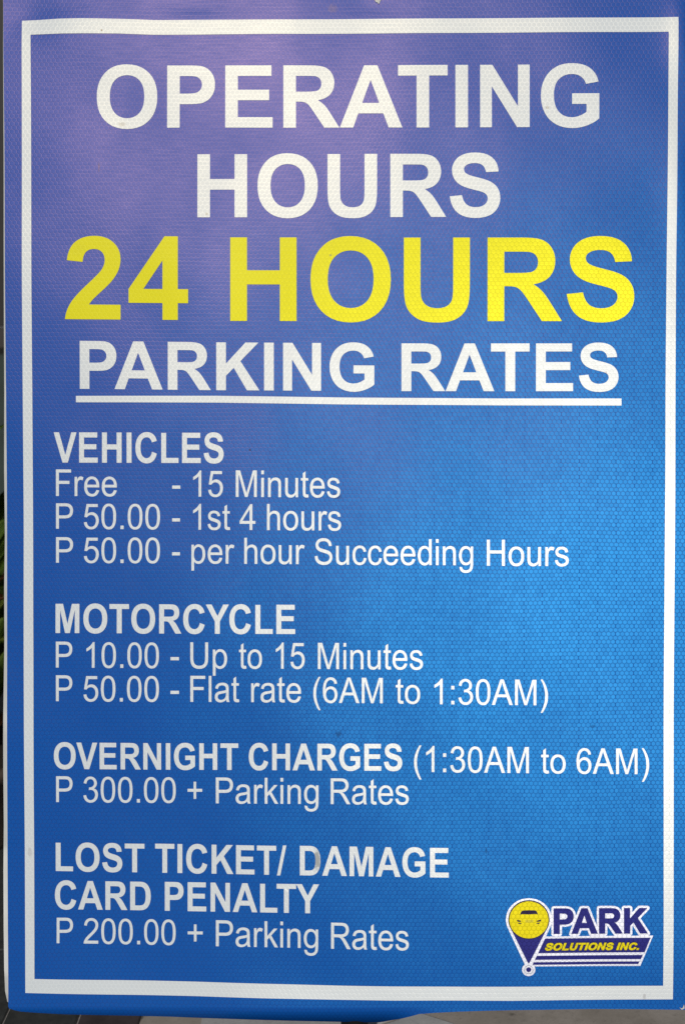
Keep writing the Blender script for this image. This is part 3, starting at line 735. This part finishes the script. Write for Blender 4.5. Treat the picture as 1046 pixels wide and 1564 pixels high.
# small tears in the film
M_TEAR = plain('torn white film', (.75, .75, .70), .6, .3, 400)
link('tear', sheet_mesh([([pts((570, -4), (574, 2.5), (577, 3), (577.6, 5.5), (579.5, 4.2), (580.5, 1), (584, -4))], 0.0)], .0012), M_TEAR, sign, True)
link('tear', sheet_mesh([([pts((1036, 1537.4), (1039.2, 1539.4), (1041.6, 1538.4), (1043.4, 1533), (1044.4, 1539.5), (1040, 1541.5))], 0.0)], .0012), M_TEAR, sign, True)


# ------------------------------------------------------------------ stand of the sign: a post and a round foot plate behind the board
def prism(outline, z0, z1, bev=0.0):
    bm = bmesh.new()
    f = bm.faces.new([bm.verts.new((x, y, z0)) for x, y in outline])
    ret = bmesh.ops.extrude_face_region(bm, geom=[f])
    for e in ret['geom']:
        if isinstance(e, bmesh.types.BMVert):
            e.co.z = z1
    bmesh.ops.recalc_face_normals(bm, faces=bm.faces)
    if bev:
        bmesh.ops.bevel(bm, geom=[e for e in bm.edges if abs(e.verts[0].co.z - z1) < 1e-6 and abs(e.verts[1].co.z - z1) < 1e-6], offset=bev, segments=2, affect='EDGES')
    me = bpy.data.meshes.new('m')
    bm.to_mesh(me)
    bm.free()
    return me


def lathe(prof, n=40):
    bm = bmesh.new()
    rows = [[bm.verts.new((r * math.cos(2 * math.pi * i / n), r * math.sin(2 * math.pi * i / n), z)) for i in range(n)] for r, z in prof]
    for a, b_ in zip(rows, rows[1:]):
        for i in range(n):
            bm.faces.new((a[i], a[(i + 1) % n], b_[(i + 1) % n], b_[i]))
    bm.faces.new(rows[0][::-1])
    bm.faces.new(rows[-1])
    me = bpy.data.meshes.new('m')
    bm.to_mesh(me)
    bm.free()
    for p in me.polygons:
        p.use_smooth = len(p.vertices) == 4
    return me


o = link('post', lathe([(.0125, 0), (.0125, .85)], 24), M_STEEL, sign)
o.location = (.011, .016, .006)
o.rotation_euler = (R(-LEAN), 0, 0)
o.location = SHEET @ Vector((.011, .0195, -.126))
o = link('base_plate', lathe([(.13, 0), (.13, .006), (.127, .009)], 48), M_STEEL, sign)
o.location = (.011, .0, .0005)
for zz in (.12, .72):
    bm = bmesh.new()
    bmesh.ops.create_cube(bm, size=1.0, matrix=Matrix.Translation((.011, .0085, zz)) @ Matrix.Diagonal((.30, .006, .03, 1)))
    me = bpy.data.meshes.new('m')
    bm.to_mesh(me)
    bm.free()
    link('bracket', me, M_STEEL, sign, True)

# ------------------------------------------------------------------ the ground
def stone(name, c1, c2, sc, rough=.75, crack=0.0, bump=.0006):
    b = NB(name)
    obj = b.n('TexCoord').outputs['Object']
    n1 = b.noise(obj, sc, 8.0, .68)
    n2 = b.noise(obj, sc * 14, 5.0, .7)
    cc = b.mix(b.ramp(n1, .32, .68), c4(*c1), c4(*c2))
    cc = b.mix(b.ramp(n2, .52, .78, 0, .55), cc, c4(*[v * .45 for v in c1]))
    h = b.math('ADD', n1, b.math('MULTIPLY', n2, .4))
    if crack:
        wv = b.vec('ADD', obj, b.vec('MULTIPLY', b.n('TexNoise', {'Vector': obj, 'Scale': 22.0, 'Detail': 5.0}).outputs[1], (.06, .06, 0)))
        vo = b.n('TexVoronoi', {'Vector': wv, 'Scale': 5.0}, feature='DISTANCE_TO_EDGE').outputs[0]
        ck = b.math('MULTIPLY', b.ramp(vo, .004, .02, 1, 0), b.ramp(b.noise(obj, 9.0, 3.0), .48, .60, 0, crack))
        cc = b.mix(ck, cc, c4(.02, .018, .016))
        h = b.math('SUBTRACT', h, ck)
    bp = b.n('Bump', {'Strength': .7, 'Distance': bump, 'Height': h}).outputs[0]
    b.t.links.new(b.n('BsdfPrincipled', {'Base Color': cc, 'Roughness': rough, 'Normal': bp}).outputs[0], b.out.inputs[0])
    return b.m


M_CONC = stone('brown worn concrete', (.33, .29, .245), (.45, .40, .35), 14, .8, .9)
M_LIGHT = stone('light grey stone', (.42, .42, .42), (.54, .54, .53), 30, .7)
M_BROWN = stone('dark brown stone', (.055, .042, .044), (.09, .07, .072), 30, .5)
M_GRAN = stone('dark grey granite', (.045, .047, .047), (.070, .072, .070), 90, .42, 0, .0002)
M_JOINT = plain('pale grout', (.50, .46, .44), .9, .3, 200)

bm = bmesh.new()
bmesh.ops.create_grid(bm, x_segments=1, y_segments=1, size=30)
me = bpy.data.meshes.new('m')
bm.to_mesh(me)
bm.free()
ground = link('ground', me, M_JOINT)
ground.location = (0, 0, -.0035)
tag(ground, kind='structure')

pave = link('pavement', prism([(-.2125, -6), (8, -6), (8, 2.38), (-.2125, 2.38)], -.003, -.0008), M_CONC)
tag(pave, kind='structure')


def tile(name, outline, mat, parent, top=0.0, bev=.0008):
    o = link(name, prism(outline, -.003, top, bev), mat, parent)
    return o


tile('stone', [(.081, .178), (-.165, .047), (.081, -.084), (.327, .047)], M_LIGHT, pave, .0012)
tile('stone', [(-.148, .05), (-.148, .52), (.060, .56), (.079, .182), (-.10, .085)], M_LIGHT, pave, .0006)
tile('stone', [(-.2765, -.9), (-.2765, .62), (-.2135, .62), (-.2135, -.9)], M_BROWN, pave, .001)
tile('stone', [(-.2765, .625), (-.2765, 2.36), (-.2135, 2.36), (-.2135, .625)], M_BROWN, pave, .001)
tile('stone', [(-.3545, -.9), (-.3545, .294), (-.2795, .294), (-.2795, -.9)], M_GRAN, pave, .0008)
tile('stone', [(-.3545, .2965), (-.3545, 2.36), (-.2795, 2.36), (-.2795, .2965)], M_GRAN, pave, .0008)
tf = link('tiled_floor', prism([(-8, -6), (-.3555, -6), (-.3555, 2.38), (-8, 2.38)], -.003, -.0022), M_JOINT)
tag(tf, kind='structure')
first = None
for i in range(14):
    for j in range(-10, 7):
        x1, y0 = -.3565 - i * .30, .2965 + j * .30
        if first is None:
            first = link('tile', prism([(-.2980, .001), (0, .001), (0, .2985), (-.2980, .2985)], -.002, 0, .0008), M_GRAN, tf)
            o = first
        else:
            o = first.copy()
            COL.objects.link(o)
            o.parent = tf
        o.location = (x1, y0, random.uniform(0, .0004))

# ------------------------------------------------------------------ dark glazed front a few metres behind
def box(name, lo, hi, mat, parent=None, bev=0.0):
    bm = bmesh.new()
    c = [(a + b_) / 2 for a, b_ in zip(lo, hi)]
    d = [b_ - a for a, b_ in zip(lo, hi)]
    bmesh.ops.create_cube(bm, size=1.0)
    for v in bm.verts:
        v.co = Vector((v.co.x * d[0] + c[0], v.co.y * d[1] + c[1], v.co.z * d[2] + c[2]))
    if bev:
        bmesh.ops.bevel(bm, geom=bm.edges[:], offset=bev, segments=2, affect='EDGES')
    me = bpy.data.meshes.new('m')
    bm.to_mesh(me)
    bm.free()
    return link(name, me, mat, parent)


M_CLAD = plain('dark brown cladding', (.014, .012, .010), .55, .3, 12, .0005)
M_BEAM = plain('brown metal beam', (.040, .033, .028), .5, .3, 12)
M_GLASS = plain('dull green glass', (.045, .065, .058), .12, .35, 4)
front = empty('glazed_front', (0, 2.42, 0))
tag(front, 'dark glazed shop front behind the sign, brown cladding over grey green glass', 'wall')
for i in range(-24, 24):
    o = box('cladding_board', (i * .30 + .003, 0, .66), (i * .30 + .297, .03, 2.9), M_CLAD, front, .003)
box('beam', (-7.2, -.03, .60), (7.2, .04, .657), M_BEAM, front, .002)
box('beam', (-7.2, -.02, -.002), (7.2, .04, .10), M_CLAD, front, .002)
for i in range(-8, 8):
    box('pane', (i * .9 + .022, .006, .101), (i * .9 + .878, .014, .599), M_GLASS, front)
for i in range(-8, 9):
    box('mullion', (i * .9 - .02, -.015, .101), (i * .9 + .02, .035, .599), M_CLAD, front, .002)

# ------------------------------------------------------------------ potted plant
def leafmat(name, c1, c2):
    b = NB(name)
    obj = b.n('TexCoord').outputs['Object']
    uvx = b.n('SeparateXYZ', (obj,)).outputs[1]
    st = b.noise(b.vec('MULTIPLY', obj, (3, 160, 3)), 1.0, 3.0, .6)
    cc = b.mix(b.ramp(st, .35, .65), c4(*c1), c4(*c2))
    pb = b.n('BsdfPrincipled', {'Base Color': cc, 'Roughness': .42}).outputs[0]
    tr = b.n('BsdfTranslucent', {'Color': c4(*[v * 1.2 for v in c2])}).outputs[0]
    b.t.links.new(b.n('MixShader', (.25, pb, tr)).outputs[0], b.out.inputs[0])
    return b.m


M_LEAF = leafmat('green strap leaf', (.06, .13, .025), (.20, .29, .055))
M_LEAFY = leafmat('yellow green strap leaf', (.14, .20, .035), (.34, .38, .08))
M_LEAFR = leafmat('rust tinted leaf', (.16, .06, .03), (.25, .12, .05))
M_POT = plain('dark brown pot', (.10, .075, .06), .6, .3, 40, .0006)
M_SOIL = stone('soil', (.02, .015, .012), (.04, .03, .022), 60, .95, 0, .002)
plant = empty('potted_plant', (-.555, .58, 0))
tag(plant, 'leafy green plant with arching strap leaves in a brown pot left of the sign', 'plant')
pot = link('pot', lathe([(.095, .0), (.100, .01), (.128, .115), (.140, .118), (.141, .135), (.127, .135), (.122, .12)], 40), M_POT, plant)
link('soil', lathe([(.119, .112), (.119, .119), (.05, .126)], 32), M_SOIL, plant)


def leaf_mesh(L, W, arch, fold):
    bm = bmesh.new()
    rows = []
    N = 12
    for i in range(N + 1):
        t = i / N
        a = 1.35 - arch * t * t
        if i == 0:
            px, pz = 0.0, 0.0
        else:
            px += L / N * math.cos(a)
            pz += L / N * math.sin(a)
        wd = W * (math.sin(math.pi * min(1, .12 + .88 * t)) ** .6) * (1 - .15 * t) + .001
        if i == N:
            wd = .0008
        rows.append([bm.verts.new((px - fold * abs(k) * wd * math.sin(a), k * wd, pz + fold * abs(k) * wd * math.cos(a))) for k in (-1, -.5, 0, .5, 1)])
    for a_, b_ in zip(rows, rows[1:]):
        for k in range(4):
            bm.faces.new((a_[k], b_[k], b_[k + 1], a_[k + 1]))
    ret = bmesh.ops.solidify(bm, geom=bm.faces[:], thickness=.0006)
    me = bpy.data.meshes.new('m')
    bm.to_mesh(me)
    bm.free()
    for p in me.polygons:
        p.use_smooth = True
    return me


kinds = []
for (L, W, ar, m) in ((.50, .020, 1.7, M_LEAF), (.56, .024, 1.9, M_LEAF), (.42, .022, 2.2, M_LEAFY), (.48, .018, 2.5, M_LEAF), (.36, .024, 2.0, M_LEAFY), (.54, .022, 1.3, M_LEAF), (.40, .020, 1.5, M_LEAFR)):
    kinds.append((leaf_mesh(L, W, ar, .25), m))
for i in range(96):
    me, m = kinds[i % 6] if i % 21 not in (5, 13) else kinds[6]
    if not me.materials:
        me.materials.append(m)
    o = bpy.data.objects.new('leaf', me)
    COL.objects.link(o)
    o.parent = plant
    az = i * 2.399963 + random.uniform(-.2, .2)
    rr = random.uniform(.0, .06)
    o.location = (rr * math.cos(az), rr * math.sin(az), .12)
    o.rotation_euler = (random.uniform(-.15, .15), random.uniform(-.25, .35), az)
    k = random.uniform(.8, 1.12)
    o.scale = (k, k, k)
